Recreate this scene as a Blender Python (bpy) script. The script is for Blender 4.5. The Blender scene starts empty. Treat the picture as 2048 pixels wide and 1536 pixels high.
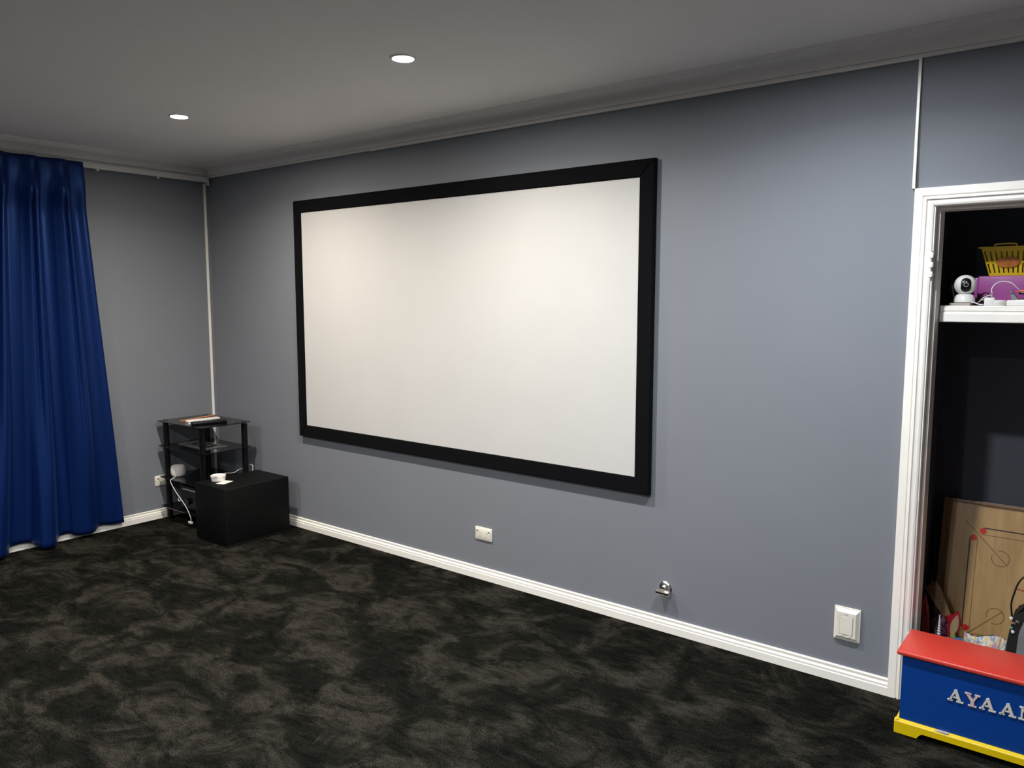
import bpy, bmesh, math, random
from mathutils import Vector, Matrix
random.seed(7)
SC = bpy.context.scene
COL = SC.collection
R = math.radians
PI = math.pi

# ------------------------------------------------------------------ camera
yaw, pit, rol, fpx = 0.66142, -0.10962, 0.00033, 1566.18
cyw, syw, cp, sp = math.cos(yaw), math.sin(yaw), math.cos(pit), math.sin(pit)
fwd = Vector((-syw*cp, cyw*cp, sp)); rt = Vector((cyw, syw, 0)); up = rt.cross(fwd)
r2 = rt*math.cos(rol) + up*math.sin(rol); u2 = -rt*math.sin(rol) + up*math.cos(rol)
cd = bpy.data.cameras.new('camera'); cam = bpy.data.objects.new('camera', cd); COL.objects.link(cam)
cd.sensor_width = 36.0; cd.sensor_fit = 'HORIZONTAL'; cd.lens = fpx/2048*36.0
cd.clip_start = 0.05; cd.clip_end = 60
M = Matrix.Identity(4)
for i in range(3):
    M[i][0] = r2[i]; M[i][1] = u2[i]; M[i][2] = -fwd[i]
M.translation = Vector((5.7596, -3.5044, 1.6871))
cam.matrix_world = M
SC.camera = cam

# ------------------------------------------------------------------ world / exposure
w = bpy.data.worlds.new('world'); SC.world = w; w.use_nodes = True
w.node_tree.nodes['Background'].inputs[0].default_value = (0.02, 0.022, 0.026, 1)
w.node_tree.nodes['Background'].inputs[1].default_value = 0.3
SC.view_settings.view_transform = 'Standard'
SC.view_settings.look = 'None'
SC.view_settings.exposure = 0.0
SC.view_settings.gamma = 1.0
SC.view_settings.use_curve_mapping = False
# (x, y, emission strength, colour) of the recessed ceiling lamps
SN, SR, SB = 1370, 1320, 1100     # front row, middle row, unseen back row added for frontal fill
BEAM = 0.0150                     # watts of forward beam per unit of lens glow
LAMPS = [(1.50, -1.075, SN, (1.0, 0.90, 0.79), 'recessed ceiling downlight glowing nearest the room corner'),
         (3.27, -1.060, SN, (1.0, 0.94, 0.85), 'recessed ceiling downlight glowing above the projection screen'),
         (4.90, -1.070, SN, (0.93, 0.96, 1.0), 'recessed ceiling downlight in front of the closet doorway'),
         (1.50, -3.500, SR, (1.0, 0.92, 0.83), 'recessed ceiling downlight in the middle row, curtain side'),
         (3.27, -3.500, SR, (0.97, 0.96, 0.95), 'recessed ceiling downlight in the middle of the room'),
         (4.90, -3.500, SR, (0.90, 0.95, 1.0), 'recessed ceiling downlight in the middle row, closet side'),
         (1.50, -5.900, SB, (1.0, 0.92, 0.83), 'added fill downlight in the unseen back row, curtain side'),
         (3.27, -5.900, SB, (0.97, 0.96, 0.95), 'added fill downlight in the middle of the unseen back row'),
         (4.90, -5.900, SB, (0.92, 0.96, 1.0), 'added fill downlight in the unseen back row, closet side')]

# ------------------------------------------------------------------ materials
def mat(name, col, rough=0.6, metal=0.0, spec=0.5, noise=0.0, nscale=20, bump=0.0, bscale=200, sheen=0.0,
        sheen_tint=None, coat=0.0, detail=4):
    m = bpy.data.materials.new(name); m.use_nodes = True
    nt = m.node_tree; N = nt.nodes; L = nt.links; b = N['Principled BSDF']
    b.inputs['Base Color'].default_value = (*col, 1)
    b.inputs['Roughness'].default_value = rough
    b.inputs['Metallic'].default_value = metal
    b.inputs['Specular IOR Level'].default_value = spec
    if coat: b.inputs['Coat Weight'].default_value = coat; b.inputs['Coat Roughness'].default_value = 0.08
    if sheen:
        b.inputs['Sheen Weight'].default_value = sheen
        b.inputs['Sheen Roughness'].default_value = 0.35
        if sheen_tint: b.inputs['Sheen Tint'].default_value = (*sheen_tint, 1)
    tc = N.new('ShaderNodeTexCoord')
    n = N.new('ShaderNodeTexNoise'); n.inputs['Scale'].default_value = nscale; n.inputs['Detail'].default_value = detail
    L.new(tc.outputs['Object'], n.inputs['Vector'])
    r = N.new('ShaderNodeValToRGB')
    k = max(noise, 0.015)
    r.color_ramp.elements[0].position = 0.3; r.color_ramp.elements[1].position = 0.7
    r.color_ramp.elements[0].color = (*[c*(1-k) for c in col], 1)
    r.color_ramp.elements[1].color = (*[min(1, c*(1+k)) for c in col], 1)
    L.new(n.outputs['Fac'], r.inputs['Fac']); L.new(r.outputs['Color'], b.inputs['Base Color'])
    if bump:
        n2 = N.new('ShaderNodeTexNoise'); n2.inputs['Scale'].default_value = bscale; n2.inputs['Detail'].default_value = 3
        L.new(tc.outputs['Object'], n2.inputs['Vector'])
        bp = N.new('ShaderNodeBump'); bp.inputs['Strength'].default_value = bump; bp.inputs['Distance'].default_value = 0.002
        L.new(n2.outputs['Fac'], bp.inputs['Height']); L.new(bp.outputs['Normal'], b.inputs['Normal'])
    return m

def emis(name, col, s):
    m = bpy.data.materials.new(name); m.use_nodes = True
    nt = m.node_tree; nt.nodes.clear()
    e = nt.nodes.new('ShaderNodeEmission'); o = nt.nodes.new('ShaderNodeOutputMaterial')
    e.inputs[0].default_value = (*col, 1); e.inputs[1].default_value = s
    nt.links.new(e.outputs[0], o.inputs[0]); return m

def carpet_mat():
    m = bpy.data.materials.new('carpet'); m.use_nodes = True
    nt = m.node_tree; N = nt.nodes; L = nt.links; b = N['Principled BSDF']
    b.inputs['Roughness'].default_value = 0.95; b.inputs['Specular IOR Level'].default_value = 0.0
    tc = N.new('ShaderNodeTexCoord')
    mp = N.new('ShaderNodeMapping'); mp.inputs['Scale'].default_value = (1.0, 1.35, 1); mp.inputs['Rotation'].default_value = (0, 0, R(38))
    L.new(tc.outputs['Object'], mp.inputs['Vector'])
    a = N.new('ShaderNodeTexNoise'); a.inputs['Scale'].default_value = 3.2; a.inputs['Detail'].default_value = 9
    a.inputs['Roughness'].default_value = 0.66; a.inputs['Distortion'].default_value = 0.8
    L.new(mp.outputs[0], a.inputs['Vector'])
    r = N.new('ShaderNodeValToRGB'); cr = r.color_ramp
    cr.elements[0].position = 0.40; cr.elements[0].color = (0.0072, 0.0075, 0.0067, 1)
    cr.elements[1].position = 0.60; cr.elements[1].color = (0.0285, 0.0262, 0.0218, 1)
    e = cr.elements.new(0.49); e.color = (0.0108, 0.0108, 0.0090, 1)
    L.new(a.outputs['Fac'], r.inputs['Fac'])
    # fibre scale grain
    g = N.new('ShaderNodeTexNoise'); g.inputs['Scale'].default_value = 170; g.inputs['Detail'].default_value = 3
    L.new(tc.outputs['Object'], g.inputs['Vector'])
    gr = N.new('ShaderNodeMapRange'); gr.inputs['From Min'].default_value = 0.3; gr.inputs['From Max'].default_value = 0.7
    gr.inputs['To Min'].default_value = 0.30; gr.inputs['To Max'].default_value = 1.8
    L.new(g.outputs['Fac'], gr.inputs['Value'])
    mx = N.new('ShaderNodeMix'); mx.data_type = 'RGBA'; mx.blend_type = 'MULTIPLY'; mx.inputs[0].default_value = 1
    L.new(r.outputs['Color'], mx.inputs[6]); L.new(gr.outputs[0], mx.inputs[7])
    # pile shading painted in: short dark creases between brushed tufts
    q = N.new('ShaderNodeTexNoise'); q.inputs['Scale'].default_value = 11; q.inputs['Detail'].default_value = 8
    q.inputs['Roughness'].default_value = 0.7; q.inputs['Distortion'].default_value = 1.6
    mp2 = N.new('ShaderNodeMapping'); mp2.inputs['Scale'].default_value = (0.62, 1.7, 1); mp2.inputs['Rotation'].default_value = (0, 0, R(-30))
    L.new(tc.outputs['Object'], mp2.inputs['Vector']); L.new(mp2.outputs[0], q.inputs['Vector'])
    qr = N.new('ShaderNodeMapRange'); qr.inputs['From Min'].default_value = 0.36; qr.inputs['From Max'].default_value = 0.56
    qr.inputs['To Min'].default_value = 0.55; qr.inputs['To Max'].default_value = 1.15
    L.new(q.outputs['Fac'], qr.inputs['Value'])
    mx2 = N.new('ShaderNodeMix'); mx2.data_type = 'RGBA'; mx2.blend_type = 'MULTIPLY'; mx2.inputs[0].default_value = 1
    L.new(mx.outputs[2], mx2.inputs[6]); L.new(qr.outputs[0], mx2.inputs[7])
    L.new(mx2.outputs[2], b.inputs['Base Color'])
    # tuft relief
    h = N.new('ShaderNodeTexNoise'); h.inputs['Scale'].default_value = 26; h.inputs['Detail'].default_value = 6; h.inputs['Roughness'].default_value = 0.7
    L.new(mp.outputs[0], h.inputs['Vector'])
    ad = N.new('ShaderNodeMath'); ad.operation = 'MULTIPLY_ADD'; ad.inputs[1].default_value = 0.5
    L.new(g.outputs['Fac'], ad.inputs[0]); L.new(h.outputs['Fac'], ad.inputs[2])
    bp = N.new('ShaderNodeBump'); bp.inputs['Strength'].default_value = 0.9; bp.inputs['Distance'].default_value = 0.012
    L.new(ad.outputs[0], bp.inputs['Height']); L.new(bp.outputs['Normal'], b.inputs['Normal'])
    return m

def wood_mat(name, c1, c2, scale=6, rough=0.35):
    m = bpy.data.materials.new(name); m.use_nodes = True
    nt = m.node_tree; N = nt.nodes; L = nt.links; b = N['Principled BSDF']
    b.inputs['Roughness'].default_value = rough
    tc = N.new('ShaderNodeTexCoord'); mp = N.new('ShaderNodeMapping'); mp.inputs['Scale'].default_value = (6, 0.8, 6)
    L.new(tc.outputs['Object'], mp.inputs['Vector'])
    n = N.new('ShaderNodeTexNoise'); n.inputs['Scale'].default_value = scale; n.inputs['Detail'].default_value = 5; n.inputs['Distortion'].default_value = 0.6
    L.new(mp.outputs[0], n.inputs['Vector'])
    r = N.new('ShaderNodeValToRGB'); r.color_ramp.elements[0].position = 0.3; r.color_ramp.elements[1].position = 0.7
    r.color_ramp.elements[0].color = (*c1, 1); r.color_ramp.elements[1].color = (*c2, 1)
    L.new(n.outputs['Fac'], r.inputs['Fac']); L.new(r.outputs['Color'], b.inputs['Base Color'])
    return m

def print_mat(name, cols, scale=18):
    m = bpy.data.materials.new(name); m.use_nodes = True
    nt = m.node_tree; N = nt.nodes; L = nt.links; b = N['Principled BSDF']; b.inputs['Roughness'].default_value = 0.3
    tc = N.new('ShaderNodeTexCoord'); n = N.new('ShaderNodeTexNoise'); n.inputs['Scale'].default_value = scale
    n.inputs['Detail'].default_value = 3; n.inputs['Distortion'].default_value = 2.5
    L.new(tc.outputs['Object'], n.inputs['Vector'])
    r = N.new('ShaderNodeValToRGB'); r.color_ramp.interpolation = 'CONSTANT'
    k = len(cols)
    r.color_ramp.elements[0].position = 0.0; r.color_ramp.elements[0].color = (*cols[0], 1)
    r.color_ramp.elements[1].position = 0.36; r.color_ramp.elements[1].color = (*cols[1], 1)
    for i in range(2, k):
        e = r.color_ramp.elements.new(0.36 + 0.30*(i-1)/(k-1)); e.color = (*cols[i], 1)
    L.new(n.outputs['Fac'], r.inputs['Fac']); L.new(r.outputs['Color'], b.inputs['Base Color'])
    return m

WALL   = mat('wall_paint', (0.190, 0.205, 0.234), 0.62, spec=0.3, noise=0.02, nscale=1.5, bump=0.05, bscale=350)
WALLW  = mat('pale_wall_paint', (0.45, 0.445, 0.43), 0.7, spec=0.3, bump=0.05, bscale=350)
WALLC  = mat('closet_shade_paint', (0.062, 0.068, 0.082), 0.8, spec=0.15, bump=0.05, bscale=350)  # wall grey darkened so the closet's shade sits in its colour
CEIL   = mat('ceiling_paint', (0.92, 0.90, 0.88), 0.85, spec=0.2, noise=0.01, nscale=2)
CORN   = mat('cornice_paint', (0.80, 0.79, 0.775), 0.6, spec=0.3)
WHITE  = mat('white_gloss_paint', (0.90, 0.875, 0.82), 0.28, spec=0.5, noise=0.01, nscale=4)
CARPET = carpet_mat()
VELVET = mat('black_velvet', (0.0045, 0.0048, 0.006), 0.95, spec=0.05, sheen=0.03)
SCREEN = mat('projection_screen', (0.545, 0.545, 0.54), 0.9, spec=0.1, noise=0.004, nscale=3)
CURT_TINT = (0.16, 0.34, 1.0)
CURT   = mat('blue_velvet', (0.0018, 0.0105, 0.068), 0.40, spec=1.0, noise=0.12, nscale=60, bump=0.25, bscale=500, sheen=0.15, sheen_tint=(0.10, 0.24, 0.70))
CURT.node_tree.nodes['Principled BSDF'].inputs['Specular Tint'].default_value = (*CURT_TINT, 1)
BLACK  = mat('black_satin', (0.003, 0.0032, 0.0035), 0.35, spec=0.3)
BLKV   = mat('black_vinyl', (0.0032, 0.0036, 0.0036), 0.6, spec=0.16, noise=0.1, nscale=120, bump=0.12, bscale=500)
BGLASS = mat('black_glass', (0.003, 0.0036, 0.0036), 0.08, spec=0.5)
BPLAS  = mat('black_plastic', (0.004, 0.004, 0.0045), 0.4, spec=0.3)
CHROME = mat('chrome', (0.75, 0.73, 0.70), 0.12, metal=1.0)
STEEL  = mat('hinge_steel', (0.62, 0.60, 0.56), 0.32, metal=1.0)
WPLAS  = mat('white_plastic', (0.78, 0.77, 0.74), 0.35)
IVORY  = mat('ivory_plastic', (0.78, 0.75, 0.66), 0.4)
FABW   = mat('white_fabric', (0.80, 0.77, 0.74), 0.8, bump=0.2, bscale=900)
CARD   = mat('card_white', (0.85, 0.82, 0.74), 0.6)
CABLEW = mat('white_cable', (0.74, 0.73, 0.74), 0.45)
CABLEB = mat('black_cable', (0.010, 0.010, 0.011), 0.45)
DARK   = mat('dark_slot', (0.03, 0.027, 0.025), 0.6)
GREYP  = mat('grey_plastic', (0.22, 0.22, 0.22), 0.45)
SILV   = mat('silver_strip', (0.35, 0.35, 0.36), 0.35, metal=0.4)
COPPER = mat('copper_stick', (0.55, 0.22, 0.08), 0.4, noise=0.1)
GLASSE = mat('sheet_grey', (0.20, 0.21, 0.20), 0.15, noise=0.15, nscale=30)
RED    = mat('red_paint', (0.54, 0.044, 0.030), 0.36, noise=0.03, nscale=10, bump=0.03, bscale=120)
BLUE   = mat('blue_paint', (0.0, 0.042, 0.245), 0.38, noise=0.03, nscale=10)
YELLOW = mat('yellow_paint', (0.72, 0.52, 0.004), 0.35, noise=0.03, nscale=10)
LETW   = mat('letter_white', (0.62, 0.60, 0.56), 0.5)
LETP   = mat('letter_pink', (0.62, 0.46, 0.46), 0.5)
CHIP   = mat('chipped_mdf', (0.42, 0.38, 0.38), 0.9)
PLY    = wood_mat('board_plywood', (0.40, 0.235, 0.085), (0.50, 0.31, 0.125))
RAIL   = wood_mat('board_rail', (0.13, 0.062, 0.022), (0.22, 0.115, 0.045))
INK    = mat('ink_black', (0.008, 0.004, 0.004), 0.5)
INKB   = mat('ink_brown', (0.12, 0.060, 0.016), 0.5)
INKR   = mat('ink_red', (0.55, 0.015, 0.010), 0.4)
PURP   = mat('purple_plastic', (0.30, 0.055, 0.25), 0.4, noise=0.05)
YPLAS  = mat('yellow_plastic', (0.62, 0.42, 0.01), 0.4)
ORANGE = mat('orange_plastic', (0.85, 0.13, 0.015), 0.35)
BADGE  = mat('orange_badge', (0.40, 0.12, 0.02), 0.4, noise=0.3, nscale=40)
BEIGE  = mat('beige_card', (0.38, 0.33, 0.28), 0.7)
STRAW  = mat('straw', (0.22, 0.135, 0.06), 0.7, noise=0.3, nscale=60)
PALEL  = mat('pale_blade', (0.36, 0.27, 0.14), 0.5, noise=0.15, nscale=30)
LEAFG  = mat('green_tip', (0.25, 0.36, 0.07), 0.5)
REDPL  = mat('red_plastic', (0.32, 0.008, 0.02), 0.35, noise=0.2, nscale=30)
PFOIL  = print_mat('purple_foil', [(0.02, 0.004, 0.012), (0.12, 0.02, 0.09), (0.05, 0.01, 0.03), (0.45, 0.30, 0.40), (0.16, 0.015, 0.05)], 30)
WRAP   = print_mat('printed_wrap', [(0.75, 0.70, 0.60), (0.55, 0.30, 0.50), (0.80, 0.62, 0.22), (0.80, 0.76, 0.66), (0.30, 0.40, 0.62), (0.70, 0.33, 0.14)], 15)
BLUEP  = mat('blue_plastic', (0.03, 0.16, 0.42), 0.4)
BAGB   = mat('black_nylon', (0.008, 0.008, 0.008), 0.6, bump=0.3, bscale=400, noise=0.2, nscale=80)
BAGG   = mat('grey_canvas', (0.17, 0.18, 0.18), 0.7, noise=0.12, nscale=15, bump=0.3, bscale=300)
GREENB = mat('green_clip', (0.12, 0.30, 0.20), 0.3)

# ------------------------------------------------------------------ mesh helpers
def nb(): return bmesh.new()
def add_box(bm, x0, x1, y0, y1, z0, z1, bev=0.0, seg=2):
    vs = [bm.verts.new((x, y, z)) for x in (x0, x1) for y in (y0, y1) for z in (z0, z1)]
    fs = [(0,1,3,2), (4,6,7,5), (0,4,5,1), (2,3,7,6), (0,2,6,4), (1,5,7,3)]
    F = [bm.faces.new([vs[i] for i in f]) for f in fs]
    if bev > 0:
        es = list({e for f in F for e in f.edges})
        bmesh.ops.bevel(bm, geom=es, offset=bev, segments=seg, affect='EDGES', profile=0.5)
def add_prism(bm, pts, ax, a0, a1):
    """pts: 2D polygon, extruded along axis ax from a0 to a1."""
    def P(p, a):
        return {'x': (a, p[0], p[1]), 'y': (p[0], a, p[1]), 'z': (p[0], p[1], a)}[ax]
    A = [bm.verts.new(P(p, a0)) for p in pts]; B = [bm.verts.new(P(p, a1)) for p in pts]
    n = len(pts)
    bm.faces.new(A); bm.faces.new(B[::-1])
    for i in range(n): bm.faces.new((A[i], A[(i+1) % n], B[(i+1) % n], B[i]))
def frame_axes(d):
    d = Vector(d).normalized(); a = Vector((0,0,1)) if abs(d.z) < 0.9 else Vector((1,0,0))
    u = d.cross(a).normalized(); return u, d.cross(u).normalized()
def add_lathe(bm, prof, c=(0,0,0), axis=(0,0,1), n=32, sx=1.0, sy=1.0):
    """prof: (radius, height) list."""
    ax = Vector(axis).normalized()
    if ax.z > 0.99: u, v = Vector((1,0,0)), Vector((0,1,0))
    else: u, v = frame_axes(ax)
    c = Vector(c); rings = []
    for r, h in prof:
        if r < 1e-6: rings.append([bm.verts.new(c + ax*h)]); continue
        rings.append([bm.verts.new(c + ax*h + u*(r*sx*math.cos(2*PI*i/n)) + v*(r*sy*math.sin(2*PI*i/n))) for i in range(n)])
    for a, b in zip(rings[:-1], rings[1:]):
        for i in range(n):
            j = (i+1) % n
            if len(a) == 1 and len(b) == 1: continue
            if len(a) == 1: bm.faces.new((a[0], b[i], b[j]))
            elif len(b) == 1: bm.faces.new((a[i], a[j], b[0]))
            else: bm.faces.new((a[i], a[j], b[j], b[i]))
    if len(rings[0]) > 1: bm.faces.new(rings[0][::-1])
    if len(rings[-1]) > 1: bm.faces.new(rings[-1])
def smooth_path(pts, k=6):
    P = [Vector(p) for p in pts]; P = [2*P[0]-P[1]] + P + [2*P[-1]-P[-2]]; out = []
    for i in range(1, len(P)-2):
        for s in range(k):
            t = s/k
            out.append(0.5*((2*P[i]) + (-P[i-1]+P[i+1])*t + (2*P[i-1]-5*P[i]+4*P[i+1]-P[i+2])*t*t + (-P[i-1]+3*P[i]-3*P[i+1]+P[i+2])*t**3))
    out.append(P[-2]); return out
def add_tube(bm, pts, r, n=8, smooth=6, flat=1.0):
    P = smooth_path(pts, smooth) if smooth > 1 else [Vector(p) for p in pts]
    t = (P[1]-P[0]).normalized(); u, v = frame_axes(t); rings = []
    for i, p in enumerate(P):
        t = (P[min(i+1, len(P)-1)] - P[max(i-1, 0)]).normalized()
        u = (u - t*u.dot(t)).normalized(); v = t.cross(u)
        rr = r(i/(len(P)-1)) if callable(r) else r
        rings.append([bm.verts.new(p + u*(rr*math.cos(2*PI*k/n)) + v*(rr*flat*math.sin(2*PI*k/n))) for k in range(n)])
    for a, b in zip(rings[:-1], rings[1:]):
        for i in range(n): bm.faces.new((a[i], a[(i+1) % n], b[(i+1) % n], b[i]))
    bm.faces.new(rings[0][::-1]); bm.faces.new(rings[-1])
def obj(name, bm, m, parent=None, smooth=None, loc=None):
    bmesh.ops.recalc_face_normals(bm, faces=bm.faces)
    me = bpy.data.meshes.new(name); bm.to_mesh(me); bm.free(); me.materials.append(m)
    o = bpy.data.objects.new(name, me); COL.objects.link(o)
    if smooth:
        me.polygons.foreach_set('use_smooth', [True]*len(me.polygons))
        me.set_sharp_from_angle(angle=R(smooth))
    if parent: o.parent = parent
    if loc: o.location = loc
    return o
def tag(o, label, cat, group=None):
    o['label'] = label; o['category'] = cat
    if group: o['group'] = group
    return o
def thing(name, label, cat, loc=(0,0,0), rot=(0,0,0), group=None):
    o = bpy.data.objects.new(name, None); COL.objects.link(o); o.location = loc; o.rotation_euler = rot
    o.empty_display_size = 0.05
    return tag(o, label, cat, group)
def struct(name, bm, m, label=None, smooth=None):
    o = obj(name, bm, m, smooth=smooth); o['kind'] = 'structure'
    if label: o['label'] = label
    return o

# ------------------------------------------------------------------ room shell
XR, YB, H = 7.2, -7.2, 2.70           # room width, rear wall, ceiling height
OX0, OX1, OZ = 5.148, 6.75, 2.045     # closet doorway
CX0, CX1, CYB = 5.10, 6.90, 0.69      # closet interior
WT = 0.11
b = nb(); add_box(b, -0.15, XR+0.15, YB-0.15, CYB+0.15, -0.1, 0)
struct('floor', b, CARPET, 'mottled charcoal and brown cut pile carpet')
b = nb(); add_box(b, -0.15, XR+0.15, YB-0.15, CYB+0.15, H, H+0.1)
struct('ceiling', b, CEIL, 'plain pale grey ceiling')
b = nb()
add_box(b, -0.15, OX0-0.02, 0, WT, -0.05, H+0.05)
add_box(b, OX0-0.02, OX1+0.02, 0, WT, OZ+0.02, H+0.05)
add_box(b, OX1+0.02, XR+0.15, 0, WT, -0.05, H+0.05)
struct('wall_back', b, WALL, 'grey blue painted wall carrying the projection screen')
b = nb(); add_box(b, -0.15, 0, YB-0.15, 0.0, -0.05, H+0.05); struct('wall_left', b, WALL, 'grey painted wall behind the blue curtain')
b = nb(); add_box(b, XR, XR+0.15, YB-0.15, 0.0, -0.05, H+0.05); struct('wall_right', b, WALL)
b = nb(); add_box(b, -0.15, XR+0.15, YB-0.15, YB, -0.05, H+0.05); struct('wall_rear', b, WALLW)
b = nb(); add_box(b, CX0-0.05, CX1+0.05, CYB, CYB+0.1, -0.05, H); struct('wall_closet_back', b, WALLC, 'closet back wall darkened in colour to look unlit')
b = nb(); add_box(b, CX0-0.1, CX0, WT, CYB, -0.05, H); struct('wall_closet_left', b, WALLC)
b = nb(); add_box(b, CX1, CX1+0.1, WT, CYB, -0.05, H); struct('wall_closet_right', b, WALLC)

# baseboards: stepped moulding profile (depth from wall, z)
BP = [(0, 0), (0.020, 0), (0.020, 0.036), (0.0165, 0.040), (0.0175, 0.043), (0.0175, 0.0495), (0.013, 0.0530), (0.0065, 0.0545), (0.0065, 0.0615), (0.0105, 0.0640), (0.0105, 0.0690), (0.0060, 0.072), (0, 0.072)]
b = nb(); add_prism(b, [(-d, z) for d, z in BP], 'x', 0.0, 5.072); struct('baseboard_back', b, WHITE, 'white moulded baseboard along the screen wall')
b = nb(); add_prism(b, [(d, z) for d, z in BP], 'y', YB, -0.02); struct('baseboard_left', b, WHITE, 'white moulded baseboard behind the curtain')
b = nb(); add_prism(b, [(XR-d, z) for d, z in BP], 'y', YB, 0); struct('baseboard_right', b, WHITE)
b = nb(); add_prism(b, [(YB+d, z) for d, z in BP], 'x', 0, XR); struct('baseboard_rear', b, WHITE)

# cornice: bead, groove, cove, fillets
CPf = [(0, 2.6206), (0.012, 2.6206), (0.0125, 2.634), (0.009, 2.636), (0.016, 2.638)]
for i in range(9):
    t = i/8; a = t*PI/2
    CPf.append((0.016 + 0.094*(1-math.cos(a)), 2.640 + 0.038*math.sin(a)))
CPf += [(0.112, 2.6810), (0.124, 2.6835), (0.125, 2.6875), (0.138, 2.689), (0.139, 2.6925), (0.1588, 2.6940), (0.1588, 2.705), (0, 2.705)]
def cornice(name, fn, n0, n1, label=None):
    b = nb()
    # mitred at both ends: length shrinks with depth
    A = [b.verts.new(fn(n0, d, z, +1)) for d, z in CPf]; B = [b.verts.new(fn(n1, d, z, -1)) for d, z in CPf]
    n = len(CPf); b.faces.new(A); b.faces.new(B[::-1])
    for i in range(n): b.faces.new((A[i], A[(i+1) % n], B[(i+1) % n], B[i]))
    return struct(name, b, CORN, label, smooth=25)
cornice('trim_1', lambda s, d, z, q: (s+q*d, -d, z), 0, XR, 'moulded cornice above the screen wall')
cornice('trim_2', lambda s, d, z, q: (d, s+q*d, z), YB, 0, 'moulded cornice above the curtain wall')
cornice('trim_3', lambda s, d, z, q: (XR-d, s+q*d, z), YB, 0)
cornice('trim_4', lambda s, d, z, q: (s+q*d, YB+d, z), 0, XR)
# slim white conduit strips
b = nb(); add_box(b, 0.0, 0.011, -0.048, -0.030, 0.072, 2.575, 0.002); struct('trim_5', b, WHITE, 'slim white vertical strip beside the room corner')
b = nb(); add_box(b, 5.060, 5.0715, -0.014, 0.0, 2.119, 2.6215, 0.0015); struct('trim_6', b, WHITE, 'slim white vertical strip above the doorway architrave')
b = nb(); add_prism(b, [(5.0715, 2.119), (5.080, 2.119), (5.0735, 2.6206), (5.0715, 2.6206)], 'y', -0.0025, 0.0); struct('trim_7', b, INK, 'narrow black strip painted as the shaded gap beside the white strip')  # solid black sliver stands in for the shade in the gap
b = nb(); add_box(b, 1.9, 5.060, -0.0145, -0.0005, 2.6165, 2.6215, 0.001); struct('trim_8', b, WHITE, 'thin white bead under the cornice')

# doorway: architrave, jambs, hinge
door = bpy.data.objects.new('door_1', None); COL.objects.link(door); door['kind'] = 'structure'
door['label'] = 'white moulded doorway surround of the open closet'
door.location = (OX0, 0, 0)
def dpart(name, bm, m, smooth=None, label=None, parent=door):
    for v in bm.verts: v.co.x -= OX0
    o = obj(name, bm, m, parent, smooth)
    if label: o['label'] = label
    return o
# architrave profile: (distance from outer edge, depth out of wall)
AP = [(0, 0), (0, 0.018), (0.001, 0.020), (0.030, 0.020), (0.0325, 0.0135), (0.036, 0.0125), (0.040, 0.0215), (0.0450, 0.0220), (0.0480, 0.0140), (0.053, 0.0130), (0.062, 0.0150), (0.068, 0.0125), (0.0710, 0.010), (0.0715, 0.0)]
AX0, AX1, AZ = 5.0715, OX1+0.0765, 2.1185
b = nb()
stations = [lambda d, y: (AX0+d, -y, 0.0), lambda d, y: (AX0+d, -y, AZ-d), lambda d, y: (AX1-d, -y, AZ-d), lambda d, y: (AX1-d, -y, 0.0)]
rows = [[b.verts.new(f(d, y)) for d, y in AP] for f in stations]
for a, c in zip(rows[:-1], rows[1:]):
    n = len(AP)
    for i in range(n): b.faces.new((a[i], a[(i+1) % n], c[(i+1) % n], c[i]))
b.faces.new(rows[0]); b.faces.new(rows[-1][::-1])
dpart('architrave', b, WHITE)
b = nb(); add_box(b, OX0-0.02, OX0, -0.004, WT+0.015, 0, OZ+0.02); add_box(b, OX0, OX0+0.012, 0.038, WT+0.015, 0, OZ-0.012, 0.002)
dpart('jamb', b, WHITE)
b = nb(); add_box(b, OX1, OX1+0.02, -0.004, WT+0.015, 0, OZ+0.02); add_box(b, OX1-0.012, OX1, 0.038, WT+0.015, 0, OZ-0.012, 0.002)
dpart('jamb', b, WHITE)
b = nb(); add_box(b, OX0-0.02, OX1+0.02, -0.004, WT+0.015, OZ, OZ+0.02); add_box(b, OX0, OX1, 0.038, WT+0.015, OZ-0.012, OZ, 0.002)
dpart('head_jamb', b, WHITE)
def hinge(z):
    b = nb(); add_box(b, OX0-0.001, OX0+0.0015, 0.002, 0.034, z-0.05, z+0.05, 0.001)
    h = dpart('hinge', b, STEEL, label='steel door hinge left on the jamb')
    for k in range(3):
        b = nb(); zc = z-0.0375+k*0.0375
        add_lathe(b, [(0.0, -0.0105), (0.0065, -0.0105), (0.0072, -0.008), (0.0072, 0.008), (0.0065, 0.0105), (0, 0.0105)], (OX0-0.003, -0.012, zc), n=14)
        dpart('knuckle', b, WHITE, 30, parent=h)
    b = nb(); add_lathe(b, [(0.003, -0.055), (0.003, 0.055)], (OX0-0.003, -0.012, z), n=10)
    dpart('pin', b, STEEL, 30, parent=h)
    for k, zz in enumerate((z-0.036, z+0.0, z+0.036)):
        b = nb(); add_lathe(b, [(0.004, 0), (0.003, 0.001)], (OX0+0.0012, 0.022, zz), axis=(1,0,0), n=10)
        dpart('screw', b, CHROME, 30, parent=h)
hinge(1.818); hinge(0.25)

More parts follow.
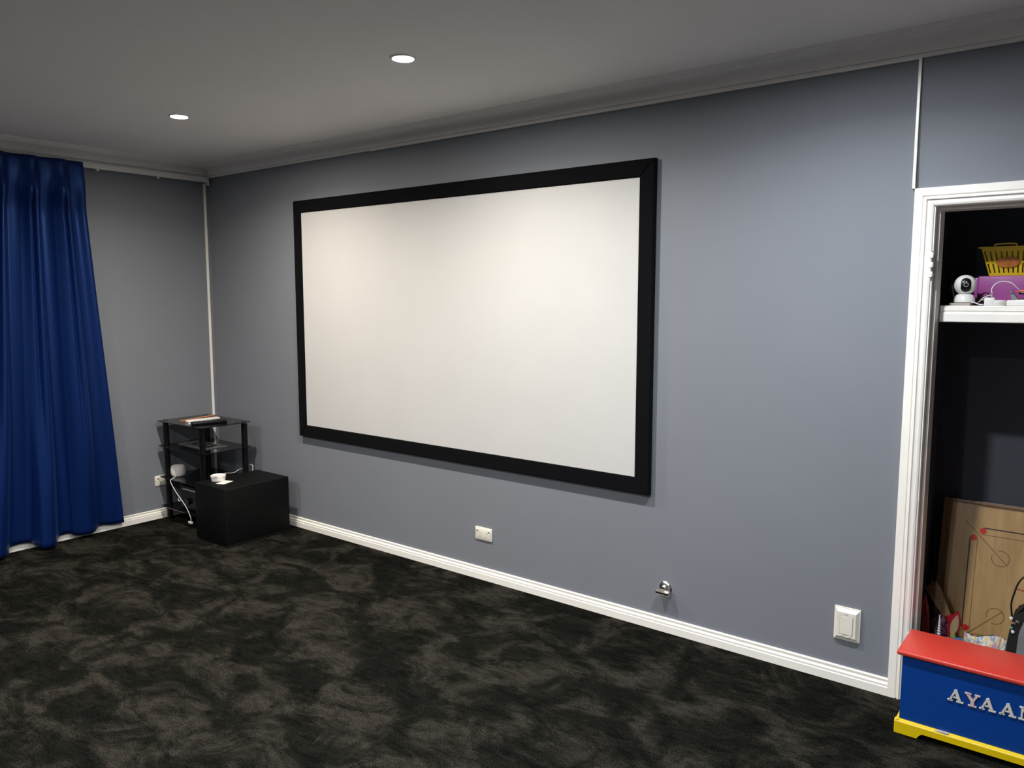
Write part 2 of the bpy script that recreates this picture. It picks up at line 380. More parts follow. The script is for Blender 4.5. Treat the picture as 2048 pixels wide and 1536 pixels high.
# closet shelf with moulded front
sh = bpy.data.objects.new('closet_shelf', None); COL.objects.link(sh); sh.location = (5.15, 0.12, 1.645)
tag(sh, 'white closet shelf with a moulded front lip, inside the doorway', 'shelf')
ZS = 1.656
b = nb(); add_box(b, CX0-5.15+0.003, CX1-5.15-0.003, 0.02, CYB-0.12-0.003, ZS-0.018-1.645, ZS-1.645); obj('shelf_board', b, WHITE, sh)
SP = [(0.022, ZS), (0.004, ZS), (0.0, ZS-0.004), (-0.001, ZS-0.020), (0.004, ZS-0.024), (0.004, ZS-0.027), (-0.003, ZS-0.029), (-0.004, ZS-0.034), (-0.004, ZS-0.064), (-0.001, ZS-0.067), (0.022, ZS-0.067)]
b = nb(); add_prism(b, [(y, z-1.645) for y, z in SP], 'x', 0.013, CX1-5.15-0.02); obj('front_lip', b, WHITE, sh)
b = nb(); add_box(b, -0.047, 0.0125, 0.008, 0.030, ZS-0.062-1.645, ZS-0.002-1.645, 0.001); obj('side_cleat', b, WHITE, sh)

# ------------------------------------------------------------------ ceiling downlights
for i, (x, y, s, c, lab) in enumerate(LAMPS):
    t = thing('downlight', lab, 'ceiling light', (x, y, H), group='recessed downlights')
    b = nb(); add_lathe(b, [(0.0445, 0.0), (0.0450, -0.0050), (0.0470, -0.0060), (0.0500, -0.0055), (0.0560, -0.0030), (0.0575, 0.0)], n=48)
    obj('trim_ring', b, WPLAS, t, 40)
    b = nb(); add_lathe(b, [(0.0445, -0.0006), (0.030, -0.0014), (0.0, -0.0018)], n=32)
    obj('lens', b, emis('lamp_glow_%d' % i, c, s), t, 60)
    # the lamp's forward beam
    ld = bpy.data.lights.new('downlight_beam', 'AREA'); ld.shape = 'DISK'; ld.size = 0.084
    ld.energy = s*BEAM; ld.color = c; ld.spread = R(152)
    lo = bpy.data.objects.new('beam', ld); COL.objects.link(lo); lo.parent = t; lo.location = (0, 0, -0.0022)

# ------------------------------------------------------------------ projection screen
SX, SZ, SW, SHh, BG = 1.1921, 0.7799, 2.656, 1.494, 0.0815
scr = thing('projection_screen', 'large white fixed projection screen with a wide black velvet frame on the wall', 'projector screen', (SX+SW/2, 0, SZ+SHh/2))
hw, hh = SW/2, SHh/2; T = 0.036
b = nb(); add_box(b, -hw-0.01, hw+0.01, -0.028, -0.018, -hh-0.01, hh+0.01); obj('screen_fabric', b, SCREEN, scr)
def mitre(name, pts):
    # pts: inner A,B and outer C,D in xz
    b = nb()
    (ax, az), (bx, bz), (cx, cz), (dx, dz) = pts
    add_prism(b, pts, 'y', -T, -0.006)
    bmesh.ops.recalc_face_normals(b, faces=b.faces)
    bmesh.ops.bevel(b, geom=[e for e in b.edges if all(abs(v.co.y+T) < 1e-5 for v in e.verts)], offset=0.004, segments=3, affect='EDGES')
    obj(name, b, VELVET, scr, 40)
I = [(-hw, -hh), (hw, -hh), (hw, hh), (-hw, hh)]; O = [(x+math.copysign(BG, x), z+math.copysign(BG+0.003, z)) for x, z in I]
mitre('frame_bottom', [I[0], I[1], O[1], O[0]]); mitre('frame_right', [I[1], I[2], O[2], O[1]])
mitre('frame_top', [I[2], I[3], O[3], O[2]]); mitre('frame_left', [I[3], I[0], O[0], O[3]])
for x in (-0.9, 0.9):
    b = nb(); add_box(b, x-0.04, x+0.04, -0.018, 0.0, hh-0.01, hh+0.03); obj('wall_bracket', b, GREYP, scr)

# ------------------------------------------------------------------ curtain rail and curtain
rail = thing('curtain_track', 'white curtain track under the cornice with an end stop by the corner', 'curtain rail', (0.06, -1.2, 2.59))
b = nb(); add_box(b, -0.012, 0.010, -1.4, 1.163, -0.014, 0.024, 0.002); obj('track', b, WPLAS, rail)
b = nb(); add_box(b, -0.010, 0.011, 1.150, 1.165, -0.034, 0.004, 0.002); obj('end_stop', b, WPLAS, rail)
for yy in (-0.10+1.0, -0.875+1.15):
    pass
for y in (-0.875, -0.44):
    b = nb(); add_lathe(b, [(0.0035, 0.0), (0.0075, -0.004), (0.0075, -0.010), (0.003, -0.014), (0, -0.014)], (0, y+1.2, -0.013), n=12); g = obj('glider', b, WPLAS, rail, 40)
    b = nb(); add_tube(b, [(0, y+1.2-0.012, -0.014), (0, y+1.2-0.009, -0.024), (0, y+1.2, -0.027), (0, y+1.2+0.009, -0.024), (0, y+1.2+0.012, -0.014)], 0.0016, 6, 3); obj('hook', b, WPLAS, g)

hem = [(-.822,.068,.046),(-.85,.052,.045),(-.90,.046,.046),(-.955,.044,.056),(-.995,.050,.062),(-1.03,.072,.040),(-1.075,.098,.030),(-1.13,.094,.030),(-1.175,.062,.034),
       (-1.205,.040,.050),(-1.27,.048,.048),(-1.30,.090,.030),(-1.335,.150,.018),(-1.375,.170,.015),(-1.415,.160,.018),(-1.437,.100,.034),(-1.455,.050,.050),(-1.52,.040,.052),
       (-1.575,.052,.046),(-1.60,.105,.025),(-1.64,.150,.018),(-1.69,.160,.018),(-1.735,.110,.026),(-1.76,.055,.04),(-1.84,.045,.045),(-1.885,.100,.03),(-1.93,.155,.02),
       (-1.985,.160,.02),(-2.02,.100,.03),(-2.05,.055,.04),(-2.12,.045,.045),(-2.16,.10,.03),(-2.21,.155,.02),(-2.27,.15,.02),(-2.31,.07,.04),(-2.38,.06,.04)]
hp = smooth_path(hem, 14)
cur = thing('curtain', 'floor length royal blue velvet curtain hanging in deep folds', 'curtain', (0.08, -1.55, 0.02))
b = nb(); NR = 90; rows = []
zt = 2.606
PLEATS = (-1.075, -1.375, -1.668, -1.955, -2.24)
def sst(a, c, x):
    t = max(0, min(1, (x-a)/(c-a))); return t*t*(3-2*t)
for j in range(NR+1):
    row = []
    for i, p in enumerate(hp):
        y0, x0, z0 = p
        q = j/NR; z = z0 + (zt-z0)*q
        ytop = -0.985 + (y0+0.822)*0.615
        q2 = z/zt
        y = y0 + (ytop-y0)*q2
        # pinch pleats at the heading open downwards into the deep folds of the hem
        tt = ((-1.055 - y0)/0.291) % 1.0
        F = 0.5+0.5*math.cos(PI*tt/0.64) if tt < 0.64 else 0.5-0.5*math.cos(PI*(tt-0.64)/0.36)
        F = F**(1.0+0.8*q2)*sst(-0.03, 0.11, -0.822-y0)
        G = sum(math.exp(-((y0-c)/(0.010+0.010*(1-q2)))**2) for c in PLEATS)
        k = sst(-0.05, 0.40, q2)
        head = 1-0.72*sst(0.90, 0.97, q2)
        xu = 0.046 + 0.042*sst(0.86, 0.96, q2) + 0.118*F*head*(1-0.15*q2)
        x = x0*(1-k) + xu*k
        x -= 0.026*G*sst(0.12, 0.5, q2)*(1-sst(0.88, 0.94, q2))
        x += 0.005*math.sin(y0*38+2.2*q2)*sst(0.05, 0.3, q2)*(1-sst(0.85, 0.92, q2))
        y += 0.004*math.sin(q2*7+y0*9)*(1-q2)
        x = max(x, 0.034)
        row.append(b.verts.new((x-0.08, y+1.55, z-0.02)))
    rows.append(row)
for a, c in zip(rows[:-1], rows[1:]):
    for i in range(len(a)-1): b.faces.new((a[i], a[i+1], c[i+1], c[i]))
co = obj('drape', b, CURT, cur, 80)
md = co.modifiers.new('thick', 'SOLIDIFY'); md.thickness = 0.003; md.offset = -1

# ------------------------------------------------------------------ wall plates
def outlet(name, label, mtx):
    t = thing(name, label, 'power outlet'); t.matrix_world = mtx      # local: x right, z up, -y out of the wall
    t['group'] = 'white double power points'
    b = nb(); add_box(b, -0.0645, 0.0645, -0.009, 0.0, -0.039, 0.039, 0.003); p = obj('plate', b, IVORY, t, 40)
    b = nb(); add_box(b, -0.0545, 0.0545, -0.0105, -0.008, -0.030, 0.030, 0.001); obj('face', b, IVORY, t, 40)
    for s in (-1, 1):
        b = nb(); add_box(b, s*0.046-0.008, s*0.046+0.008, -0.0145, -0.010, 0.016, 0.027, 0.001); k = obj('rocker_switch', b, WPLAS, t)
        b = nb(); add_box(b, s*0.046-0.006, s*0.046+0.004, -0.0149, -0.0144, 0.018, 0.021); obj('switch_mark', b, DARK, k)
        for dx, ang in ((-0.0085, 30), (0.0085, -30), (0, 0)):
            b = nb(); add_box(b, -0.0012, 0.0012, -0.0109, -0.0103, -0.004, 0.004)
            for v in b.verts:
                c, sn = math.cos(R(ang)), math.sin(R(ang)); xx, zz = v.co.x, v.co.z
                v.co.x = xx*c - zz*sn + s*0.024 + dx; v.co.z = xx*sn + zz*c + (0.004 if ang else -0.016)
            obj('slot', b, DARK, t)
    for s in (-1, 1):
        b = nb(); add_lathe(b, [(0.003, 0), (0.003, 0.001)], (s*0.057, -0.0092, 0), axis=(0,-1,0), n=10); obj('screw', b, CHROME, t)
    return t
outlet('power_point', 'white double power point on the wall below the projection screen', Matrix.Translation((2.821, 0, 0.281)))
outlet('power_point', 'white power point on the side wall, half hidden by the media stand post', Matrix.Translation((0, -0.487, 0.292)) @ Matrix.Rotation(R(90), 4, 'Z'))

t = thing('vacuum_inlet_plate', 'ivory stepped rectangular wall plate with a hinged flap, left of the doorway', 'wall plate', (4.8955, 0, 0.268))
b = nb(); add_box(b, -0.0545, 0.0545, -0.008, 0, -0.0745, 0.0745, 0.0015); obj('plate', b, IVORY, t)
b = nb()
o4 = [(-0.050, -0.070), (0.050, -0.070), (0.050, 0.070), (-0.050, 0.070)]; i4 = [(-0.038, -0.055), (0.038, -0.055), (0.038, 0.055), (-0.038, 0.055)]
A = [b.verts.new((x, -0.008, z)) for x, z in o4]; B = [b.verts.new((x, -0.021, z)) for x, z in i4]
for k in range(4): b.faces.new((A[k], A[(k+1) % 4], B[(k+1) % 4], B[k]))
b.faces.new(B); obj('raised_body', b, IVORY, t)
b = nb(); add_box(b, -0.0275, 0.0275, -0.0215, -0.0208, -0.0435, 0.040); obj('flap_gap', b, GREYP, t)
b = nb(); add_box(b, -0.0262, 0.0262, -0.0235, -0.021, -0.042, 0.0385, 0.001); obj('flap', b, IVORY, t)
b = nb(); add_box(b, -0.022, -0.010, -0.0235, -0.021, -0.051, -0.045, 0.0008); add_box(b, 0.010, 0.022, -0.0235, -0.021, -0.051, -0.045, 0.0008); obj('flap_catch', b, IVORY, t)
b = nb(); add_box(b, -0.006, 0.006, -0.0217, -0.0208, 0.045, 0.0485, 0.0003); obj('flap_hinge', b, BEIGE, t)

t = thing('gas_fitting', 'chrome T-shaped gas bayonet fitting low on the screen wall', 'wall fitting', (4.019, 0, 0.224))
b = nb(); add_lathe(b, [(0, 0), (0.035, 0), (0.035, 0.002), (0.031, 0.006), (0.022, 0.009), (0.0, 0.009)], axis=(0,-1,0), n=32); obj('wall_rose', b, CHROME, t, 30)
b = nb(); add_lathe(b, [(0.0, 0.006), (0.019, 0.006), (0.019, 0.016), (0.015, 0.020), (0.015, 0.034), (0.0, 0.036)], axis=(0,-1,0), n=24); obj('stem', b, CHROME, t, 30)
b = nb(); add_lathe(b, [(0, -0.037), (0.0125, -0.037), (0.0148, -0.034), (0.0148, 0.012), (0.0165, 0.014), (0.0165, 0.030), (0.014, 0.035), (0, 0.035)], c=(0.004, -0.036, -0.010), axis=(1,0,0), n=24); obj('cross_bar', b, CHROME, t, 30)

# ------------------------------------------------------------------ media stand
ST = thing('media_stand', 'black four tier glass media stand in the room corner', 'stand', (0.34, -0.325, 0))
SXm, SYm = 0.34, -0.325
PP = [(0.076, -0.482), (0.574, -0.482), (0.596, -0.150), (0.084, -0.150)]
SHZ = [0.765, 0.575, 0.335, 0.110]
shelf_me = None
for k, z in enumerate(SHZ):
    b = nb()
    w2, d2, c = 0.300, 0.210, 0.022
    pts = []
    for (sx, sy, a0) in ((1, 1, 0), (-1, 1, 90), (-1, -1, 180), (1, -1, 270)):
        for q in range(5):
            a = R(a0 + q*22.5); pts.append((sx*(w2-c) + c*math.cos(a), sy*(d2-c) + c*math.sin(a)))
    add_prism(b, pts, 'z', z-0.006, z)
    bmesh.ops.recalc_face_normals(b, faces=b.faces)
    o = obj('glass_shelf', b, BGLASS, ST)
for (px, py) in PP:
    lo = 0.0
    for k, z in enumerate([0.765, 0.575, 0.335, 0.110]):
        nxt = [0.575, 0.335, 0.110, 0.0][k]
        b = nb(); add_lathe(b, [(0.027, nxt + (0.0005 if nxt else 0.0)), (0.027, z-0.0065)], (px-SXm, py-SYm, 0), n=24, sx=1.0, sy=0.72)
        p = obj('post', b, BLACK, ST, 40)
        b = nb(); add_lathe(b, [(0.0275, z-0.0135), (0.0282, z-0.0125), (0.0282, z-0.0085), (0.0275, z-0.0072)], (px-SXm, py-SYm, 0), n=24, sx=1.0, sy=0.72)
        obj('collar', b, CHROME if (k == 0 and (px, py) in PP[:2]) or (k == 0) else BLACK, p, 40)
    b = nb(); add_lathe(b, [(0.016, 0.7652), (0.015, 0.7672), (0, 0.7675)], (px-SXm, py-SYm, 0), n=20); obj('cap', b, BLACK, ST, 40)

# things on the stand
ZT = 0.7653
def orient(o, a, c, z):
    a, c = Vector(a), Vector(c); d = c-a
    o.location = ((a.x+c.x)/2, (a.y+c.y)/2, z); o.rotation_euler = (0, 0, math.atan2(d.y, d.x)); return d.length
t = thing('copper_ruler', 'long copper coloured flat stick at the back of the media stand top', 'stick')
L = orient(t, (0.235, -0.450), (0.160, -0.130), ZT); b = nb(); add_box(b, -L/2, L/2, -0.011, 0.011, 0, 0.007, 0.0015); obj('stick', b, COPPER, t)
t = thing('white_remote', 'white handset lying on the media stand beside the copper stick', 'remote control')
L = orient(t, (0.325, -0.455), (0.335, -0.20), ZT); b = nb(); add_box(b, -L/2, L/2, -0.026, 0.026, 0, 0.016, 0.005); obj('case', b, WPLAS, t, 50)
for k in range(4):
    b = nb(); add_lathe(b, [(0.005, 0.0155), (0.0045, 0.018), (0, 0.018)], (0.01+k*0.025, 0.0, 0), n=12); obj('button', b, GREYP if k != 3 else REDPL, t, 40)
t = thing('black_remote', 'black handset at the front edge of the media stand top', 'remote control')
L = orient(t, (0.455, -0.490), (0.525, -0.255), ZT); b = nb(); add_box(b, -L/2, L/2, -0.034, 0.034, 0, 0.020, 0.006); obj('case', b, BPLAS, t, 50)
for k in range(6):
    b = nb(); add_lathe(b, [(0.004, 0.0195), (0.0035, 0.0215), (0, 0.0215)], (-0.05+(k//2)*0.03, -0.010+0.020*(k % 2), 0), n=10); obj('button', b, GREYP, t, 40)
t = thing('white_card_strip', 'small white slip tucked under the black handset on the stand', 'card')
L = orient(t, (0.395, -0.475), (0.405, -0.33), ZT); b = nb(); add_box(b, -L/2, L/2, -0.016, 0.016, 0, 0.004, 0.001); obj('slip', b, CARD, t)

t = thing('printed_sleeve', 'flat grey sleeve with dark round prints on the second stand shelf', 'sleeve', (0.31, -0.325, 0.5753), (0, 0, R(-2)))
b = nb(); add_box(b, -0.19, 0.19, -0.095, 0.095, 0, 0.005, 0.001); obj('sleeve', b, GLASSE, t)
for x, r in ((0.085, 0.066), (-0.065, 0.045)):
    b = nb(); add_lathe(b, [(r, 0.0051), (r, 0.0062), (0, 0.0062)], (x, 0, 0), n=36); d = obj('dark_disc', b, BPLAS, t, 40)
    b = nb(); add_lathe(b, [(r*0.3, 0.0063), (r*0.3, 0.0070), (0, 0.0070)], (x, 0, 0), n=24); obj('disc_centre', b, GREYP, d, 40)
b = nb(); add_box(b, -0.188, 0.188, -0.094, -0.089, 0.005, 0.0062); add_box(b, -0.188, -0.183, -0.094, 0.094, 0.005, 0.0062); add_box(b, 0.183, 0.188, -0.094, 0.094, 0.005, 0.0062); obj('edge_band', b, SILV, t)

t = thing('smart_speaker', 'small rounded white fabric speaker on the third stand shelf', 'speaker', (0.150, -0.440, 0.3353))
pr = [(0, 0), (0.036, 0.0), (0.046, 0.004), (0.0525, 0.016), (0.0545, 0.035), (0.054, 0.058), (0.0505, 0.075), (0.043, 0.084), (0.030, 0.087), (0, 0.0875)]
b = nb(); add_lathe(b, pr, n=40); obj('body', b, FABW, t, 60)
b = nb(); add_lathe(b, [(0.028, 0.0872), (0.027, 0.0885), (0, 0.0887)], n=30); obj('top_disc', b, FABW, t, 60)
# its lead hangs over the shelf edge
t = thing('speaker_lead', 'white lead drooping from the small speaker down to the bottom shelf', 'cable', (0.2, -0.5, 0.336))
def rel(pts, o): return [tuple(p[i]-o[i] for i in range(3)) for p in pts]
o3 = (0.2, -0.5, 0.336)
b = nb(); add_tube(b, rel([(0.190, -0.482, 0.348), (0.215, -0.512, 0.343), (0.222, -0.545, 0.325), (0.300, -0.552, 0.262), (0.385, -0.552, 0.205), (0.455, -0.552, 0.150), (0.490, -0.548, 0.090), (0.482, -0.545, 0.062)], o3), 0.0028, 8, 6); obj('lead', b, CABLEW, t, 60)
b = nb(); add_tube(b, rel([(0.352, -0.552, 0.225), (0.340, -0.556, 0.205), (0.362, -0.556, 0.195), (0.368, -0.553, 0.208)], o3), 0.0026, 6, 4); obj('cable_tie', b, CABLEW, t, 60)
b = nb(); add_box(b, 0.262, 0.304, -0.055, -0.038, -0.288, -0.274, 0.002); obj('plug', b, WPLAS, t)

t = thing('receiver_box', 'black audio receiver with a silver edge on the lowest stand shelf', 'receiver', (0.415, -0.32, 0.1103))
b = nb(); add_box(b, -0.165, 0.165, -0.165, 0.14, 0.008, 0.180, 0.003); obj('case', b, BPLAS, t)
b = nb(); add_box(b, -0.125, 0.12, -0.1685, -0.1645, 0.150, 0.163, 0.001); obj('silver_edge', b, SILV, t)
b = nb(); add_box(b, -0.155, -0.132, -0.1675, -0.1645, 0.150, 0.160, 0.001); obj('red_badge', b, REDPL, t)
for x in (-0.1, 0.1):
    b = nb(); add_lathe(b, [(0, -0.165), (0.016, -0.165)], n=4); b.free()
for x, y in ((-0.13, -0.13), (0.13, -0.13), (-0.13, 0.11), (0.13, 0.11)):
    b = nb(); add_lathe(b, [(0.014, 0), (0.016, 0.009)], (x, y, 0), n=16); obj('foot', b, BPLAS, t)
for k, x in enumerate((-0.05, 0.07)):
    b = nb(); add_lathe(b, [(0.0, 0.184), (0.022, 0.184), (0.024, 0.180), (0.024, 0.165)], (x, 0, 0.070-0.0), axis=(0,-1,0), n=24); obj('dial', b, BPLAS, t, 40)

# ------------------------------------------------------------------ subwoofer
t = thing('subwoofer', 'large black boxy subwoofer standing on the carpet beside the media stand', 'subwoofer', (0.885, -0.368, 0))
b = nb(); add_box(b, -0.190, 0.187, -0.257, 0.257, 0.012, 0.403, 0.007, 3); obj('cabinet', b, BLKV, t, 40)
b = nb(); add_box(b, -0.182, 0.180, -0.2600, -0.256, 0.030, 0.380, 0.002); obj('front_panel', b, BLKV, t, 40)
b = nb(); add_box(b, -0.188, 0.192, -0.255, 0.266, 0.0, 0.013, 0.003, 2); obj('base_plate', b, BLKV, t, 40)

t = thing('white_puck', 'round white dish-topped puck device on the subwoofer', 'device', (0.795, -0.500, 0.4033))
b = nb(); add_lathe(b, [(0, 0), (0.042, 0), (0.047, 0.004), (0.0495, 0.028), (0.052, 0.030), (0.052, 0.040), (0.047, 0.042), (0.044, 0.037), (0, 0.035)], n=40); obj('body', b, WPLAS, t, 35)
b = nb(); add_box(b, 0.020, 0.044, -0.050, -0.030, 0.0405, 0.045, 0.0015)
obj('tab', b, WPLAS, t)
b = nb(); o3 = (0.795, -0.5, 0.4033)
add_tube(b, rel([(0.768, -0.462, 0.436), (0.745, -0.43, 0.433), (0.705, -0.385, 0.424), (0.66, -0.32, 0.406), (0.62, -0.262, 0.396), (0.58, -0.205, 0.398), (0.552, -0.145, 0.402), (0.565, -0.108, 0.415), (0.600, -0.104, 0.426), (0.632, -0.112, 0.420), (0.638, -0.118, 0.395), (0.638, -0.118, 0.34)], o3), 0.0028, 8, 6)
c_ = obj('lead', b, CABLEW, t, 60)
t = thing('white_card', 'blank white card lying on the subwoofer beside the puck', 'card', (0.880, -0.505, 0.4033), (0, 0, R(20)))
b = nb(); add_box(b, -0.034, 0.034, -0.050, 0.050, 0, 0.0025, 0.0008); obj('card', b, CARD, t)

# ------------------------------------------------------------------ toy box
TX0, TX1, TYF, TYB = 5.172, 5.890, -0.285, -0.052
tb = thing('toy_box', 'blue wooden toy box with a red lid and yellow plinth in front of the closet', 'toy box', ((TX0+TX1)/2, (TYF+TYB)/2, 0))
ox, oy = (TX0+TX1)/2, (TYF+TYB)/2
b = nb(); add_box(b, TX0-ox, TX1-ox, TYF-oy, TYB-oy, 0.030, 0.312, 0.002); obj('body', b, BLUE, tb)
# plinth boards with the cut-out foot line
def plinth(bm, a0, a1, lvl):
    n = 10; cut = 0.022; f = 0.080; s = 0.022
    pts = [(a0, 0.0), (a0+f, 0.0)]
    for i in range(n+1):
        t = i/n; pts.append((a0+f+s*t, cut*math.sin(t*PI/2)))
    pts += [(a1-f-s*t_, cut*1.0) for t_ in (1,)]
    for i in range(n+1):
        t = i/n; pts.append((a1-f-s*(1-t), cut*math.cos(t*PI/2)))
    pts += [(a1, 0.0), (a1, 0.046), (a0, 0.046)]
    out = []
    for p in pts:
        if not out or (abs(p[0]-out[-1][0]) + abs(p[1]-out[-1][1])) > 1e-6: out.append(p)
    return out
b = nb(); add_prism(b, plinth(b, TX0-0.014-ox, TX1+0.014-ox, 0), 'y', TYF-0.014-oy, TYF-oy)
pz = [(0, 0.046), (-0.014, 0.046), (-0.010, 0.0515), (0, 0.055)]
add_prism(b, [(TYF-oy+y, z) for y, z in pz], 'x', TX0-0.014-ox, TX1+0.014-ox); obj('front_plinth', b, YELLOW, tb)
for s, xx in ((-1, TX0), (1, TX1)):
    b = nb(); add_prism(b, plinth(b, TYF-0.012-oy, TYB-oy, 0), 'x', min(xx, xx+s*0.014)-ox, max(xx, xx+s*0.014)-ox)
    add_prism(b, [(xx-ox, 0.046), (xx-ox+s*0.014, 0.046), (xx-ox+s*0.010, 0.0515), (xx-ox, 0.055)], 'y', TYF-0.012-oy, TYB-oy); obj('side_plinth', b, YELLOW, tb)
b = nb(); add_prism(b, [(5.300-ox, 0.0530), (5.312-ox, 0.0535), (5.330-ox, 0.049), (5.338-ox, 0.0500), (5.345-ox, 0.0560), (5.322-ox, 0.0562)], 'y', TYF-0.0125-oy, TYF-0.0005-oy)
o = obj('paint_chip', b, CHIP, tb); o['label'] = 'chipped bare patch on the yellow plinth'
b = nb(); add_box(b, TX0-0.018-ox, TX1+0.018-ox, TYF-0.016-oy, TYB+0.004-oy, 0.315, 0.333, 0.006, 3); obj('lid', b, RED, tb, 40)
b = nb(); add_box(b, TX0+0.006-ox, TX1-0.006-ox, TYF+0.006-oy, TYB-0.006-oy, 0.311, 0.316); obj('lid_batten', b, BLUE, tb)
# slab serif letters built from strokes
LH = 0.0485
def stroke(bm, p, q, wdt, dep, dy=0.0):
    p, q = Vector(p), Vector(q); d = (q-p).normalized(); n = Vector((-d.y, d.x))*wdt/2
    add_prism(bm, [tuple(p+n), tuple(q+n), tuple(q-n), tuple(p-n)], 'y', -dep-dy, 0)
def hbar(bm, x0, x1, z0, z1, dep=0.005): add_prism(bm, [(x0, z0), (x1, z0), (x1, z1), (x0, z1)], 'y', -dep, 0)
def letter(ch, x, z, m):
    b = nb(); s = LH
    if ch == 'A':
        stroke(b, (-0.36*s, 0.04*s), (0.0, 0.93*s), 0.13*s, 0.005)
        stroke(b, (0.33*s, 0.04*s), (-0.01*s, 0.95*s), 0.21*s, 0.0052)
        hbar(b, -0.22*s, 0.2*s, 0.29*s, 0.39*s)
        hbar(b, -0.52*s, -0.16*s, 0.0, 0.10*s); hbar(b, 0.08*s, 0.56*s, 0.0, 0.10*s)
    elif ch == 'Y':
        hbar(b, -0.53*s, -0.10*s, 0.90*s, s); hbar(b, 0.13*s, 0.50*s, 0.90*s, s); hbar(b, -0.27*s, 0.29*s, 0, 0.10*s)
        stroke(b, (-0.34*s, 0.93*s), (0.0, 0.42*s), 0.21*s, 0.005); stroke(b, (0.30*s, 0.93*s), (0.02*s, 0.42*s), 0.14*s, 0.0052)
        hbar(b, -0.11*s, 0.12*s, 0.03*s, 0.52*s, 0.0051)
    elif ch == 'N':
        hbar(b, -0.52*s, -0.24*s, 0.90*s, s); hbar(b, -0.54*s, -0.16*s, 0, 0.10*s); hbar(b, 0.16*s, 0.54*s, 0.90*s, s)
        hbar(b, -0.41*s, -0.29*s, 0.03*s, 0.95*s, 0.0051); hbar(b, 0.29*s, 0.41*s, 0.03*s, 0.95*s, 0.0051)
        stroke(b, (-0.33*s, 0.93*s), (0.34*s, 0.07*s), 0.22*s, 0.005)
    o = obj('letter', b, m, tb, loc=(x-ox, TYF-oy, z))
    return o
letter('A', 5.3585, 0.1845, LETW)
letter('Y', 5.4140, 0.1835, LETP)['label'] = 'pinkish letter'
letter('A', 5.4620, 0.1845, LETW); letter('A', 5.5250, 0.1855, LETW); letter('N', 5.5850, 0.1860, LETW)

# ------------------------------------------------------------------ carrom board leaning on the closet back wall
th = R(13)
V = Vector((0, math.sin(th), math.cos(th))); P0 = Vector((5.148, 0.616, 0.7525))
BS = 0.748
org = P0 - V*BS
cb = thing('carrom_board', 'pale wooden carrom board with a brown rail leaning inside the closet', 'game board', org, (R(90)-th, 0, 0))
# local x across, y up the board, z out of the face (front of rail at z = 0)
rw, rt_ = 0.034, 0.015
b = nb(); add_box(b, 0.004, BS-0.004, 0.004, BS-0.004, -0.026, -0.012); obj('playing_surface', b, PLY, cb)
b = nb(); add_box(b, 0, rw, 0, BS, -0.05, 0, 0.0015); obj('rail', b, RAIL, cb)
b = nb(); add_box(b, BS-rw, BS, 0, BS, -0.05, 0, 0.0015); obj('rail', b, RAIL, cb)
b = nb(); add_box(b, rw, BS-rw, BS-rt_, BS, -0.05, 0, 0.0015); obj('rail', b, RAIL, cb)
b = nb(); add_box(b, rw, BS-rw, 0, rt_, -0.05, 0, 0.0015); obj('rail', b, RAIL, cb)
zs = -0.012
a1, a2, rc = 0.133, 0.168, 0.0150
def xf(k, x, y):
    c = BS/2; x -= c; y -= c
    for _ in range(k): x, y = -y, x
    return (x+c, y+c)
def flat(name, pts, m, h=0.0006):
    b = nb(); add_prism(b, pts, 'z', zs-0.0005, zs+h); return obj(name, b, m, cb)
def lineq(k, p, q, w_):
    p, q = Vector(xf(k, *p)), Vector(xf(k, *q)); d = (q-p).normalized(); n = Vector((-d.y, d.x))*w_/2
    return [tuple(p+n), tuple(q+n), tuple(q-n), tuple(p-n)]
for k in range(4):
    flat('baseline', lineq(k, (a2, a1-0.014), (BS-a2, a1-0.014), 0.0050), INK)
    flat('inner_line', lineq(k, (a2, a1+0.016), (BS-a2, a1+0.016), 0.0022), INKB)
    for xx in (a2, BS-a2):
        cx, cy = xf(k, xx, a1)
        b = nb(); add_lathe(b, [(rc+0.003, zs), (rc+0.003, zs+0.0005), (0, zs+0.0005)], (cx, cy, 0), n=28); rg = obj('base_circle', b, PLY, cb)
        b = nb(); add_lathe(b, [(rc-0.001, zs+0.0005), (rc-0.001, zs+0.0012), (0, zs+0.0012)], (cx, cy, 0), n=28); obj('red_spot', b, INKR, rg)
    b = nb(); add_prism(b, lineq(k, (0.092, 0.092), (0.272, 0.272), 0.0026), 'z', zs-0.0005, zs+0.0007)
    cc = (0.245, 0.245); rr = 0.036; pa = None
    for q in range(41):
        a = R(45-155+q*310/40)
        p = Vector(xf(k, cc[0]+rr*math.cos(a), cc[1]+rr*math.sin(a)))
        p2 = Vector(xf(k, cc[0]+(rr-0.0024)*math.cos(a), cc[1]+(rr-0.0024)*math.sin(a)))
        if pa: add_prism(b, [tuple(pa[0]), tuple(p), tuple(p2), tuple(pa[1])], 'z', zs-0.0005, zs+0.0007)
        pa = (p, p2)
    obj('arrow_mark', b, INKB, cb)
b = nb(); add_lathe(b, [(0.075, zs), (0.075, zs+0.0004), (0.072, zs+0.0004)], (BS/2, BS/2, 0), n=48); b.free()
b = nb(); add_lathe(b, [(0.018, zs), (0.018, zs+0.0008), (0, zs+0.0008)], (BS/2, BS/2, 0), n=32); obj('centre_spot', b, INKR, cb)

